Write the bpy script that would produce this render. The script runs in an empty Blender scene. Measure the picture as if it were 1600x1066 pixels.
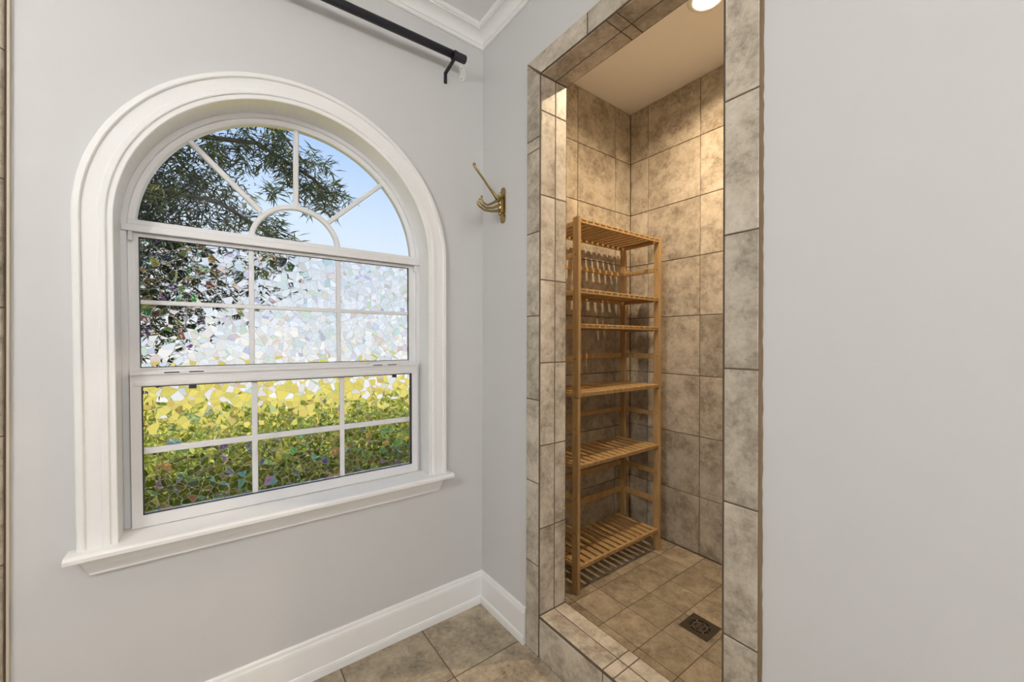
import bpy, bmesh, math, random
from mathutils import Vector, Matrix
random.seed(7)
scene = bpy.context.scene
COL = scene.collection

# ------------------------------------------------------------------ camera
cam_data = bpy.data.cameras.new('camera')
cam_data.sensor_width = 36.0
cam_data.lens = 619.95 / 1600.0 * 36.0
cam_data.clip_start = 0.02
cam_data.clip_end = 400
cam = bpy.data.objects.new('camera', cam_data)
COL.objects.link(cam)
CF = Vector((0.5986, 0.8010, -0.0010))
CR = Vector((0.8010, -0.5986, 0.0027))
CU = CR.cross(CF)
m = Matrix.Identity(4)
for i in range(3):
    m[i][0] = CR[i]; m[i][1] = CU[i]; m[i][2] = -CF[i]
m.translation = (-1.0292, -1.6149, 1.25)
cam.matrix_world = m
scene.camera = cam

# ------------------------------------------------------------------ sky, sun, exposure
world = bpy.data.worlds.new('sky')
scene.world = world
world.use_nodes = True
wt = world.node_tree
wt.nodes.clear()
wo = wt.nodes.new('ShaderNodeOutputWorld')
wb = wt.nodes.new('ShaderNodeBackground')
wc = wt.nodes.new('ShaderNodeTexCoord')
ws = wt.nodes.new('ShaderNodeSeparateXYZ')
wr = wt.nodes.new('ShaderNodeValToRGB')
wt.links.new(wc.outputs['Generated'], ws.inputs[0])
wt.links.new(ws.outputs['Z'], wr.inputs[0])
wt.links.new(wr.outputs[0], wb.inputs['Color'])
wt.links.new(wb.outputs[0], wo.inputs['Surface'])
el = wr.color_ramp.elements
el[0].position = 0.0; el[0].color = (0.86, 0.92, 1.0, 1)
el[1].position = 1.0; el[1].color = (0.22, 0.42, 0.88, 1)
for p, c in ((0.16, (0.80, 0.88, 1.0)), (0.28, (0.66, 0.80, 1.0)), (0.42, (0.46, 0.64, 1.0))):
    e = el.new(p); e.color = (*c, 1)
wb.inputs['Strength'].default_value = 1.04

sun_data = bpy.data.lights.new('sun', 'SUN')
sun_data.energy = 6.0
sun_data.angle = math.radians(0.6)
sun_data.color = (1.0, 0.95, 0.86)
sun = bpy.data.objects.new('sun', sun_data)
COL.objects.link(sun)
sun.rotation_euler = Vector((-0.58, 0.13, -0.80)).to_track_quat('-Z', 'Y').to_euler()

vs = scene.view_settings
vs.view_transform = 'Standard'
vs.look = 'None'
vs.exposure = 0.0
vs.gamma = 1.0
vs.use_curve_mapping = False

# ------------------------------------------------------------------ material helpers
class NT:
    def __init__(self, name):
        self.m = bpy.data.materials.new(name)
        self.m.use_nodes = True
        self.t = self.m.node_tree
        self.t.nodes.clear()
        self.out = self.n('ShaderNodeOutputMaterial')
    def n(self, typ, **kw):
        nd = self.t.nodes.new(typ)
        for k, v in kw.items():
            setattr(nd, k, v)
        return nd
    def l(self, a, b):
        self.t.links.new(a, b)
    def val(self, sock, v):
        if hasattr(v, 'is_output'):
            self.l(v, sock)
        else:
            sock.default_value = v
    def math(self, op, a, b=0.0, c=None):
        nd = self.n('ShaderNodeMath', operation=op)
        self.val(nd.inputs[0], a); self.val(nd.inputs[1], b)
        if c is not None:
            self.val(nd.inputs[2], c)
        return nd.outputs[0]
    def vmath(self, op, a, b=(0, 0, 0), out=0):
        nd = self.n('ShaderNodeVectorMath', operation=op)
        self.val(nd.inputs[0], a)
        if op == 'SCALE':
            self.val(nd.inputs['Scale'], b)
        else:
            self.val(nd.inputs[1], b)
        return nd.outputs[out]
    def mix(self, f, a, b):
        nd = self.n('ShaderNodeMix', data_type='RGBA')
        self.val(nd.inputs[0], f); self.val(nd.inputs[6], a); self.val(nd.inputs[7], b)
        return nd.outputs[2]
    def ramp(self, f, stops):
        nd = self.n('ShaderNodeValToRGB')
        self.l(f, nd.inputs[0])
        e = nd.color_ramp.elements
        e[0].position, e[0].color = stops[0][0], (*stops[0][1], 1)
        e[1].position, e[1].color = stops[-1][0], (*stops[-1][1], 1)
        for p, c in stops[1:-1]:
            x = e.new(p); x.color = (*c, 1)
        return nd.outputs[0]
    def noise(self, vec, scale, detail=4, rough=0.55, w=None, dist=0.0):
        nd = self.n('ShaderNodeTexNoise')
        if w is not None:
            nd.noise_dimensions = '4D'
            self.val(nd.inputs['W'], w)
        self.l(vec, nd.inputs['Vector'])
        nd.inputs['Scale'].default_value = scale
        nd.inputs['Detail'].default_value = detail
        nd.inputs['Roughness'].default_value = rough
        nd.inputs['Distortion'].default_value = dist
        return nd.outputs[0]
    def bump(self, h, strength, dist=0.002):
        nd = self.n('ShaderNodeBump')
        nd.inputs['Strength'].default_value = strength
        nd.inputs['Distance'].default_value = dist
        self.l(h, nd.inputs['Height'])
        return nd.outputs[0]
    def principled(self, col, rough=0.5, metal=0.0, normal=None, spec=0.5, emit=None, estr=0):
        p = self.n('ShaderNodeBsdfPrincipled')
        self.val(p.inputs['Base Color'], col if hasattr(col, 'is_output') else (*col, 1))
        self.val(p.inputs['Roughness'], rough)
        p.inputs['Metallic'].default_value = metal
        p.inputs['Specular IOR Level'].default_value = spec
        if normal is not None:
            self.l(normal, p.inputs['Normal'])
        if emit:
            p.inputs['Emission Color'].default_value = (*emit, 1)
            p.inputs['Emission Strength'].default_value = estr
        self.l(p.outputs[0], self.out.inputs['Surface'])
        return p
    def obj(self):
        return self.n('ShaderNodeTexCoord').outputs['Object']
    def rnd(self):
        return self.n('ShaderNodeObjectInfo').outputs['Random']

def mat_paint(name, col, bump=0.10, rough=0.6, scale=220):
    k = NT(name)
    v = k.obj()
    big = k.noise(v, 1.7, 3)
    c = k.mix(k.math('MULTIPLY', big, 0.10), (*col, 1), (col[0]*0.9, col[1]*0.9, col[2]*0.88, 1))
    k.principled(c, rough, normal=k.bump(k.noise(v, scale, 2), bump, 0.001), spec=0.5 if rough < 0.3 else 0.3)
    return k.m

def mat_plain(name, col, rough=0.5, metal=0.0, var=0.08, scale=30, bump=0.05):
    k = NT(name)
    v = k.obj()
    nz = k.noise(v, scale, 3)
    c = k.mix(k.math('MULTIPLY', nz, var * 2), (*col, 1), tuple(x * 0.75 for x in col) + (1,))
    k.principled(c, rough, metal, normal=k.bump(nz, bump, 0.001))
    return k.m

def mat_tile(name, a, b, c, d, rough=0.38):
    """glazed stone-look ceramic; every tile object gets its own piece of the pattern"""
    k = NT(name)
    v = k.obj()
    r = k.rnd()
    w = k.math('MULTIPLY', r, 91.0)
    warp = k.n('ShaderNodeTexNoise', noise_dimensions='4D')
    k.l(v, warp.inputs['Vector']); k.l(w, warp.inputs['W'])
    warp.inputs['Scale'].default_value = 7.0
    warp.inputs['Detail'].default_value = 3
    off = k.vmath('SCALE', k.vmath('SUBTRACT', warp.outputs['Color'], (0.5, 0.5, 0.5)), 0.06)
    v2 = k.vmath('ADD', v, off)
    n1 = k.noise(v2, 9.0, 9, 0.72, w)
    base = k.ramp(n1, [(0.33, d), (0.44, c), (0.53, b), (0.65, a)])
    vein = k.noise(v2, 11.0, 5, 0.6, k.math('ADD', w, 13.0), 0.6)
    ridge = k.math('SUBTRACT', 1.0, k.math('MULTIPLY', k.math('ABSOLUTE', k.math('SUBTRACT', vein, 0.5)), 14.0))
    ridge = k.math('MAXIMUM', ridge, 0.0)
    patch = k.math('GREATER_THAN', k.noise(v, 5.0, 2, 0.5, k.math('ADD', w, 5.0)), 0.52)
    base = k.mix(k.math('MULTIPLY', k.math('MULTIPLY', ridge, patch), 0.35), base, (*[x * 0.55 for x in d], 1))
    speck = k.noise(v, 60.0, 4, 0.7, w)
    base = k.mix(k.math('MULTIPLY', k.math('SUBTRACT', speck, 0.36), 1.2), base, (*[min(1, x * 1.25) for x in a], 1))
    pit = k.math('GREATER_THAN', k.noise(v, 95.0, 3, 0.7, w), 0.66)
    base = k.mix(k.math('MULTIPLY', pit, 0.35), base, (*[x * 0.6 for x in d], 1))
    tone = k.math('ADD', 0.90, k.math('MULTIPLY', r, 0.2))
    base = k.vmath('SCALE', base, tone)
    k.principled(base, rough, normal=k.bump(n1, 0.22, 0.004), spec=0.35)
    return k.m

def mat_wood(name, a, b):
    k = NT(name)
    v = k.obj()
    r = k.rnd()
    mp = k.n('ShaderNodeMapping')
    k.l(v, mp.inputs[0])
    mp.inputs['Scale'].default_value = (26, 26, 3.2)
    nz = k.noise(mp.outputs[0], 3.0, 4, 0.6, k.math('MULTIPLY', r, 40.0))
    c = k.ramp(nz, [(0.30, b), (0.66, a)])
    c = k.vmath('SCALE', c, k.math('ADD', 0.92, k.math('MULTIPLY', r, 0.16)))
    k.principled(c, 0.42, normal=k.bump(nz, 0.08, 0.001), spec=0.35)
    return k.m

def mat_emit(name, col, s):
    k = NT(name)
    e = k.n('ShaderNodeEmission')
    e.inputs[0].default_value = (*col, 1)
    e.inputs[1].default_value = s
    k.l(e.outputs[0], k.out.inputs['Surface'])
    return k.m

def mat_clear_glass(name):
    k = NT(name)
    tr = k.n('ShaderNodeBsdfTransparent')
    tr.inputs[0].default_value = (0.985, 0.995, 0.99, 1)
    gl = k.n('ShaderNodeBsdfGlossy')
    gl.inputs['Roughness'].default_value = 0.02
    fr = k.n('ShaderNodeFresnel')
    fr.inputs[0].default_value = 1.25
    mx = k.n('ShaderNodeMixShader')
    k.l(fr.outputs[0], mx.inputs[0]); k.l(tr.outputs[0], mx.inputs[1]); k.l(gl.outputs[0], mx.inputs[2])
    k.l(mx.outputs[0], k.out.inputs['Surface'])
    return k.m

def mat_film_glass(name):
    """glass with an embossed iridescent cling film: every shard is a small wedge that bends and tints what lies behind"""
    k = NT(name)
    v = k.obj()
    sp = k.n('ShaderNodeSeparateXYZ'); k.l(v, sp.inputs[0])
    cb = k.n('ShaderNodeCombineXYZ')
    k.l(sp.outputs[0], cb.inputs[0]); k.l(sp.outputs[2], cb.inputs[1])
    flat = cb.outputs[0]
    wn = k.n('ShaderNodeTexNoise'); k.l(flat, wn.inputs['Vector'])
    wn.inputs['Scale'].default_value = 13.0
    wn.inputs['Detail'].default_value = 1.0
    off = k.vmath('SCALE', k.vmath('SUBTRACT', wn.outputs['Color'], (0.5, 0.5, 0.5)), 0.030)
    p = k.vmath('ADD', flat, off)
    def vor(scale, shift):
        q = k.vmath('ADD', p, (shift, shift * 0.37, 0.0))
        a = k.n('ShaderNodeTexVoronoi', voronoi_dimensions='2D', feature='F1')
        b = k.n('ShaderNodeTexVoronoi', voronoi_dimensions='2D', feature='DISTANCE_TO_EDGE')
        for nd in (a, b):
            k.l(q, nd.inputs['Vector'])
            nd.inputs['Scale'].default_value = scale
        return a.outputs['Color'], b.outputs['Distance']
    c1, d1 = vor(40.0, 0.0)
    c2, d2 = vor(27.0, 3.7)
    wh = k.n('ShaderNodeTexWhiteNoise', noise_dimensions='3D')
    k.l(k.vmath('ADD', c1, k.vmath('SCALE', c2, 7.3)), wh.inputs['Vector'])
    rnd = wh.outputs['Color']
    rv = wh.outputs['Value']
    geo = k.n('ShaderNodeNewGeometry')
    side = k.math('SUBTRACT', 1.0, k.math('MULTIPLY', geo.outputs['Backfacing'], 2.0))
    tilt = k.vmath('SCALE', k.vmath('SUBTRACT', rnd, (0.5, 0.5, 0.5)), k.math('MULTIPLY', side, 0.16))
    nrm = k.vmath('NORMALIZE', k.vmath('ADD', geo.outputs['Normal'], tilt))
    hsv = k.n('ShaderNodeCombineColor', mode='HSV')
    k.l(k.math('ADD', 0.03, k.math('MULTIPLY', k.math('POWER', k.math('FRACT', k.math('MULTIPLY', rv, 7.0)), 1.8), 0.74)), hsv.inputs[0])
    hsv.inputs[1].default_value = 0.75
    hsv.inputs[2].default_value = 1.0
    sparkle = k.math('POWER', k.math('FRACT', k.math('MULTIPLY', rv, 31.0)), 3.5)
    hue = hsv.outputs[0]
    tint = k.mix(k.math('ADD', 0.01, k.math('MULTIPLY', sparkle, 0.06)), (0.99, 0.99, 0.99, 1), hue)
    tint = k.vmath('SCALE', tint, k.math('ADD', 0.90, k.math('MULTIPLY', k.math('FRACT', k.math('MULTIPLY', rv, 53.0)), 0.10)))
    rf = k.n('ShaderNodeBsdfRefraction')
    k.l(tint, rf.inputs['Color'])
    rf.inputs['Roughness'].default_value = 0.03
    rf.inputs['IOR'].default_value = 1.42
    k.l(nrm, rf.inputs['Normal'])
    gl = k.n('ShaderNodeBsdfDiffuse')
    k.l(k.mix(sparkle, (0.25, 0.25, 0.25, 1), hue), gl.inputs['Color'])
    mx = k.n('ShaderNodeMixShader')
    k.l(k.math('MULTIPLY', sparkle, 0.22), mx.inputs[0])
    k.l(rf.outputs[0], mx.inputs[1]); k.l(gl.outputs[0], mx.inputs[2])
    edge = k.math('MINIMUM', k.math('DIVIDE', d1, 40.0), k.math('DIVIDE', d2, 27.0))
    line = k.math('LESS_THAN', edge, 0.0006)
    df = k.n('ShaderNodeBsdfDiffuse')
    df.inputs[0].default_value = (0.78, 0.78, 0.74, 1)
    mx2 = k.n('ShaderNodeMixShader')
    k.l(k.math('MULTIPLY', line, 0.24), mx2.inputs[0])
    k.l(mx.outputs[0], mx2.inputs[1]); k.l(df.outputs[0], mx2.inputs[2])
    k.l(mx2.outputs[0], k.out.inputs['Surface'])
    return k.m

def mat_leaf(name, a, b, rough=0.45):
    k = NT(name)
    v = k.obj()
    c = k.ramp(k.noise(v, 9.0, 2), [(0.35, b), (0.65, a)])
    p = k.principled(c, rough)
    tr = k.n('ShaderNodeBsdfTranslucent')
    k.l(c, tr.inputs[0])
    mx = k.n('ShaderNodeMixShader'); mx.inputs[0].default_value = 0.3
    k.l(p.outputs[0], mx.inputs[1]); k.l(tr.outputs[0], mx.inputs[2])
    k.l(mx.outputs[0], k.out.inputs['Surface'])
    return k.m

M = {}
M['wall'] = mat_paint('grey_wall_paint', (0.605, 0.602, 0.597))
M['ceiling'] = mat_paint('white_ceiling_texture', (0.86, 0.855, 0.85), bump=0.5, scale=90)
M['trim'] = mat_paint('white_trim_paint', (0.84, 0.84, 0.83), bump=0.02, rough=0.22)
M['vinyl'] = mat_plain('white_vinyl', (0.74, 0.74, 0.745), 0.35, var=0.03)
M['gasket'] = mat_plain('black_gasket', (0.03, 0.03, 0.035), 0.6)
M['tile'] = mat_tile('stone_look_tile', (0.56, 0.505, 0.415), (0.44, 0.382, 0.30), (0.305, 0.255, 0.192), (0.17, 0.134, 0.094))
M['floor_tile'] = mat_tile('stone_look_floor_tile', (0.44, 0.37, 0.27), (0.335, 0.272, 0.19), (0.235, 0.188, 0.13), (0.13, 0.10, 0.07), rough=0.32)
M['grout'] = mat_plain('brown_grout', (0.115, 0.082, 0.055), 0.85, var=0.2, scale=120, bump=0.3)
M['caulk'] = mat_plain('brown_tile_edge', (0.21, 0.145, 0.08), 0.8, var=0.3, scale=90, bump=0.4)
M['beige'] = mat_plain('beige_caulk', (0.55, 0.48, 0.38), 0.6)
M['bamboo'] = mat_wood('bamboo', (0.49, 0.32, 0.146), (0.365, 0.222, 0.092))
M['bolt'] = mat_plain('dark_bolt', (0.05, 0.035, 0.02), 0.5)
M['black'] = mat_plain('black_metal', (0.013, 0.013, 0.020), 0.42)
M['brass'] = mat_plain('antique_brass', (0.42, 0.31, 0.13), 0.25, metal=0.95, var=0.45)
M['bronze'] = mat_plain('bronze_drain', (0.10, 0.08, 0.055), 0.42, metal=0.6, var=0.25, scale=60)
M['steel'] = mat_plain('worn_steel', (0.42, 0.38, 0.32), 0.35, metal=0.9, var=0.3, scale=80)
M['hole'] = mat_plain('drain_hole_shade', (0.006, 0.005, 0.004), 0.8)
M['white_metal'] = mat_plain('white_metal', (0.82, 0.81, 0.79), 0.4)
M['lens'] = mat_emit('warm_lamp_lens', (1.0, 0.86, 0.66), 40.0)
M['globe'] = mat_emit('vanity_globe_glow', (1.0, 0.985, 0.97), 76.0)
M['fill_globe'] = mat_emit('fill_globe_glow', (1.0, 0.985, 0.97), 79.0)  # emission of the added fill globe
M['glass'] = mat_clear_glass('clear_glass')
M['film'] = mat_film_glass('iridescent_film_glass')
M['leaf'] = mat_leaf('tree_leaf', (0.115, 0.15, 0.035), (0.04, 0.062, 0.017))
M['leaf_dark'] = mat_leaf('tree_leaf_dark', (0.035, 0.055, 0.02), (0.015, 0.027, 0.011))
M['leaf_new'] = mat_leaf('tree_leaf_young', (0.42, 0.40, 0.10), (0.22, 0.25, 0.05))
M['hedge'] = mat_leaf('hedge_leaf', (0.58, 0.60, 0.09), (0.26, 0.31, 0.045))
M['bark'] = mat_plain('bark', (0.10, 0.075, 0.05), 0.9, var=0.4, scale=14, bump=0.6)
M['lawn'] = mat_plain('sunlit_lawn', (0.50, 0.40, 0.045), 0.9, var=0.25, scale=2.5, bump=0.3)
M['concrete'] = mat_plain('pale_concrete', (0.52, 0.485, 0.415), 0.9, var=0.05, scale=1.0)
M['soil'] = mat_plain('dark_mulch', (0.09, 0.06, 0.04), 0.95, var=0.4, scale=25, bump=0.5)

# ------------------------------------------------------------------ object helpers
def link_mesh(name, me, mat=None, parent=None, smooth=False):
    o = bpy.data.objects.new(name, me)
    COL.objects.link(o)
    if mat is not None and len(me.materials) == 0:
        me.materials.append(mat)
    if smooth:
        for p in me.polygons:
            p.use_smooth = True
    if parent is not None:
        o.parent = parent
        # parts made here keep world-space vertices; only an Empty root carries an offset
        o.matrix_parent_inverse = Matrix.Identity(4) if parent.parent else Matrix.Translation(-parent.location)
    return o

def mesh_of(bm, name='mesh'):
    me = bpy.data.meshes.new(name)
    bmesh.ops.recalc_face_normals(bm, faces=bm.faces)
    bm.to_mesh(me); bm.free()
    return me

def bobj(name, bm, mat, parent=None, smooth=False):
    return link_mesh(name, mesh_of(bm, name), mat, parent, smooth)

def struct(o):
    o['kind'] = 'structure'
    return o

def tag(o, label, cat, group=None, kind=None):
    o['label'] = label; o['category'] = cat
    if group: o['group'] = group
    if kind: o['kind'] = kind
    return o

def empty(name, loc=(0, 0, 0)):
    o = bpy.data.objects.new(name, None)
    o.empty_display_size = 0.05
    o.location = loc
    COL.objects.link(o)
    return o

def add_box(bm, x0, x1, y0, y1, z0, z1, bevel=0.0, seg=2):
    x0, x1 = min(x0, x1), max(x0, x1); y0, y1 = min(y0, y1), max(y0, y1); z0, z1 = min(z0, z1), max(z0, z1)
    r = bmesh.ops.create_cube(bm, size=1.0)
    vs_ = r['verts']
    for v in vs_:
        v.co = Vector(((x0 + x1) / 2 + v.co.x * (x1 - x0), (y0 + y1) / 2 + v.co.y * (y1 - y0), (z0 + z1) / 2 + v.co.z * (z1 - z0)))
    if bevel > 0:
        ed = list({e for v in vs_ for e in v.link_edges})
        bmesh.ops.bevel(bm, geom=ed, offset=bevel, segments=seg, affect='EDGES', profile=0.5)

def box(name, mat, x0, x1, y0, y1, z0, z1, bevel=0.0, parent=None, seg=2):
    bm = bmesh.new()
    add_box(bm, x0, x1, y0, y1, z0, z1, bevel, seg)
    return bobj(name, bm, mat, parent)

def add_tube(bm, pts, rad, seg=10, cap=True):
    pts = [Vector(p) for p in pts]
    rads = rad if isinstance(rad, (list, tuple)) else [rad] * len(pts)
    rings = []
    up = None
    for i, p in enumerate(pts):
        d = (pts[min(i + 1, len(pts) - 1)] - pts[max(i - 1, 0)]).normalized()
        if up is None:
            up = Vector((0, 0, 1)) if abs(d.z) < 0.9 else Vector((1, 0, 0))
        s = d.cross(up).normalized(); up = s.cross(d).normalized()
        rings.append([bm.verts.new(p + (s * math.cos(a) + up * math.sin(a)) * rads[i]) for a in [2 * math.pi * j / seg for j in range(seg)]])
    for a, b in zip(rings, rings[1:]):
        for j in range(seg):
            bm.faces.new((a[j], a[(j + 1) % seg], b[(j + 1) % seg], b[j]))
    if cap:
        bm.faces.new(rings[0][::-1]); bm.faces.new(rings[-1])

def add_lathe(bm, prof, center, axis='z', seg=24):
    """prof: list of (radius, height)"""
    c = Vector(center)
    rings = []
    for r, h in prof:
        ring = []
        for j in range(seg):
            a = 2 * math.pi * j / seg
            x, y = r * math.cos(a), r * math.sin(a)
            v = {'z': Vector((x, y, h)), 'x': Vector((h, x, y)), 'y': Vector((x, h, y))}[axis]
            ring.append(bm.verts.new(c + v))
        rings.append(ring)
    for a, b in zip(rings, rings[1:]):
        for j in range(seg):
            bm.faces.new((a[j], a[(j + 1) % seg], b[(j + 1) % seg], b[j]))
    if prof[0][0] > 1e-6: bm.faces.new(rings[0])
    if prof[-1][0] > 1e-6: bm.faces.new(rings[-1])
    bmesh.ops.remove_doubles(bm, verts=bm.verts, dist=1e-6)

def add_prism(bm, poly, t, frame):
    """poly: 2D points; extruded 0..t along the frame's third axis; frame: (origin, ax, ay, az)"""
    o, ax, ay, az = [Vector(q) for q in frame]
    a = [bm.verts.new(o + ax * x + ay * y) for x, y in poly]
    b = [bm.verts.new(o + ax * x + ay * y + az * t) for x, y in poly]
    bm.faces.new(a[::-1]); bm.faces.new(b)
    n = len(poly)
    for i in range(n):
        bm.faces.new((a[i], a[(i + 1) % n], b[(i + 1) % n], b[i]))

# tiles -----------------------------------------------------------------------
FR = {  # wall frames: local x, local y, outward normal
    '-Y': (Vector((1, 0, 0)), Vector((0, 0, 1)), Vector((0, -1, 0))),
    '-X': (Vector((0, -1, 0)), Vector((0, 0, 1)), Vector((-1, 0, 0))),
    '+Y': (Vector((-1, 0, 0)), Vector((0, 0, 1)), Vector((0, 1, 0))),
    '+X': (Vector((0, 1, 0)), Vector((0, 0, 1)), Vector((1, 0, 0))),
    '+Z': (Vector((1, 0, 0)), Vector((0, 1, 0)), Vector((0, 0, 1))),
    '-Z': (Vector((1, 0, 0)), Vector((0, -1, 0)), Vector((0, 0, -1))),
}
_tiles = {}
def tile_mesh(w, h, t, bull, mat):
    key = (round(w, 4), round(h, 4), round(t, 4), bull, mat.name)
    if key in _tiles:
        return _tiles[key]
    bm = bmesh.new()
    c = 0.0016
    # outline of section across local x, with an optional rounded long edge
    def sec(side_round, sgn):
        if not side_round:
            return [(sgn * w / 2, 0.0), (sgn * w / 2, t - c), (sgn * (w / 2 - c), t)]
        R = t * 0.95
        return [(sgn * w / 2, 0.0)] + [(sgn * (w / 2 - R + R * math.cos(a)), t - R + R * math.sin(a)) for a in [math.radians(q) for q in (0, 25, 50, 70, 90)]]
    left = sec('-x' in bull, -1)
    right = sec('+x' in bull, 1)
    prof = left + right[::-1]
    ys = [(-h / 2, True), (-h / 2 + c, False), (h / 2 - c, False), (h / 2, True)]
    rows = []
    for y, low in ys:
        rows.append([bm.verts.new((x, y, min(z, t - c) if low else z)) for x, z in prof])
    for a, b in zip(rows, rows[1:]):
        for i in range(len(prof) - 1):
            bm.faces.new((a[i], a[i + 1], b[i + 1], b[i]))
    bm.faces.new(rows[0]); bm.faces.new(rows[-1][::-1])
    bmesh.ops.remove_doubles(bm, verts=bm.verts, dist=1e-6)
    me = mesh_of(bm, 'tile')
    me.materials.append(mat)
    _tiles[key] = me
    return me

def tile(parent, normal, center, w, h, t=0.008, bull='', mat=None, g=0.0038, name='tile'):
    """a tile whose back lies at CENTER; w,h are pitch sizes, g the grout joint"""
    ax, ay, az = FR[normal]
    me = tile_mesh(w - g, h - g, t, bull, mat or M['tile'])
    o = bpy.data.objects.new(name, me)
    COL.objects.link(o)
    mw = Matrix((( ax.x, ay.x, az.x, center[0]), (ax.y, ay.y, az.y, center[1]), (ax.z, ay.z, az.z, center[2]), (0, 0, 0, 1)))
    o.parent = parent
    o.matrix_local = mw
    return o

def tile_poly(parent, normal, origin, poly, t=0.008, mat=None):
    ax, ay, az = FR[normal]
    n = len(poly)
    cx = sum(p[0] for p in poly) / n; cy = sum(p[1] for p in poly) / n
    bm = bmesh.new()
    c = 0.0016
    def ins(k):
        out = []
        for x, y in poly:
            d = Vector((cx - x, cy - y)); d.normalize()
            out.append((x - cx + d.x * k, y - cy + d.y * k))
        return out
    r0 = [bm.verts.new((x, y, 0)) for x, y in ins(0.0028)]
    r1 = [bm.verts.new((x, y, t - c)) for x, y in ins(0.0028)]
    r2 = [bm.verts.new((x, y, t)) for x, y in ins(0.0028 + c)]
    for a, b in ((r0, r1), (r1, r2)):
        for i in range(n):
            bm.faces.new((a[i], a[(i + 1) % n], b[(i + 1) % n], b[i]))
    bm.faces.new(r2); bm.faces.new(r0[::-1])
    o = bobj('tile', bm, mat or M['tile'])
    o.parent = parent
    ctr = Vector(origin) + ax * cx + ay * cy
    o.matrix_local = Matrix(((ax.x, ay.x, az.x, ctr[0]), (ax.y, ay.y, az.y, ctr[1]), (ax.z, ay.z, az.z, ctr[2]), (0, 0, 0, 1)))
    return o

# ------------------------------------------------------------------ room shell
ROOM_X0, ROOM_Y0 = -3.0, -3.7
CEIL = 2.72
OPL, OPR = -0.430, -1.131           # tiled faces of the shower opening
HEAD = 2.300                        # tiled underside of the header
CURB = 0.165
WT = 0.140                          # opening depth (inner tiled end)
DX = 1.120                          # shower back wall (tile face)
SF = 0.067                          # shower floor (tile face)
SC = 2.714                          # shower ceiling
SR = -1.36                          # shower right wall (tile face)
T = 0.008

# window wall with an arched hole
WX, WZ = -0.776, 1.600
def build_wall_front():
    bm = bmesh.new()
    R, zb = 0.515, 0.625
    X0, X1 = ROOM_X0, 0.0
    N = 40
    arch = [(WX + R * math.cos(math.pi - math.pi * i / N), WZ + R * math.sin(math.pi * i / N)) for i in range(N + 1)]
    def quad(y, a, b, c, d):
        bm.faces.new([bm.verts.new((p[0], y, p[1])) for p in (a, b, c, d)])
    for y in (0.0, 0.17):
        quad(y, (X0, 0), (WX - R, 0), (WX - R, CEIL), (X0, CEIL))
        quad(y, (WX + R, 0), (X1, 0), (X1, CEIL), (WX + R, CEIL))
        quad(y, (WX - R, 0), (WX + R, 0), (WX + R, zb), (WX - R, zb))
        for a, b in zip(arch, arch[1:]):
            quad(y, a, b, (b[0], CEIL), (a[0], CEIL))
    loop = [(WX - R, zb)] + arch + [(WX + R, zb)]
    for a, b in zip(loop, loop[1:] + loop[:1]):
        bm.faces.new([bm.verts.new(q) for q in ((a[0], 0, a[1]), (b[0], 0, b[1]), (b[0], 0.17, b[1]), (a[0], 0.17, a[1]))])
    for a, b in (((X0, 0), (X0, CEIL)), ((X1, 0), (X1, CEIL)), ((X0, 0), (X1, 0)), ((X0, CEIL), (X1, CEIL))):
        bm.faces.new([bm.verts.new(q) for q in ((a[0], 0, a[1]), (b[0], 0, b[1]), (b[0], 0.17, b[1]), (a[0], 0.17, a[1]))])
    bmesh.ops.remove_doubles(bm, verts=bm.verts, dist=1e-5)
    return struct(bobj('wall_front', bm, M['wall']))
wall_front = build_wall_front()

bm = bmesh.new()
WB = WT - T - 0.001
add_box(bm, 0, WB, OPL + 0.010, 0.0, 0, SC + 0.1)
add_box(bm, 0, WB, ROOM_Y0, OPR - 0.010, 0, SC + 0.1)
add_box(bm, 0, WB, OPR - 0.010, OPL + 0.010, HEAD + 0.010, SC + 0.1)
wall_right = struct(bobj('wall_right', bm, M['wall']))
struct(box('wall_back', M['wall'], ROOM_X0, 0.0, ROOM_Y0 - 0.12, ROOM_Y0, 0, CEIL))
wall_left_outer = struct(box('wall_left', M['wall'], ROOM_X0 - 0.12, ROOM_X0, ROOM_Y0 - 0.12, 0.17, 0, CEIL))
struct(box('ceiling', M['ceiling'], ROOM_X0 - 0.12, 0.0, ROOM_Y0 - 0.12, 0.17, CEIL, CEIL + 0.12))
# low roof slab keeps the sun off the rooms
struct(box('roof', M['concrete'], ROOM_X0 - 0.5, 1.9, ROOM_Y0 - 0.5, 0.55, CEIL + 0.13, CEIL + 0.25))

# main floor: brown grout bed with tiles
floor = struct(box('floor', M['grout'], ROOM_X0, 0.0, ROOM_Y0, 0.0, -0.10, -0.0015))
xs = [0.0, -0.315] + [-0.315 - 0.331 * i for i in range(1, 9)]
ys = [0.0, -0.310] + [-0.310 - 0.331 * i for i in range(1, 11)]
for a, b in zip(xs, xs[1:]):
    for c, d in zip(ys, ys[1:]):
        b2, d2 = max(b, ROOM_X0), max(d, ROOM_Y0)
        if a - b2 < 0.02 or c - d2 < 0.02:
            continue
        tile(floor, '+Z', ((a + b2) / 2, (c + d2) / 2, -0.0085), a - b2, c - d2, 0.0085, mat=M['floor_tile'], g=0.004)

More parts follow.
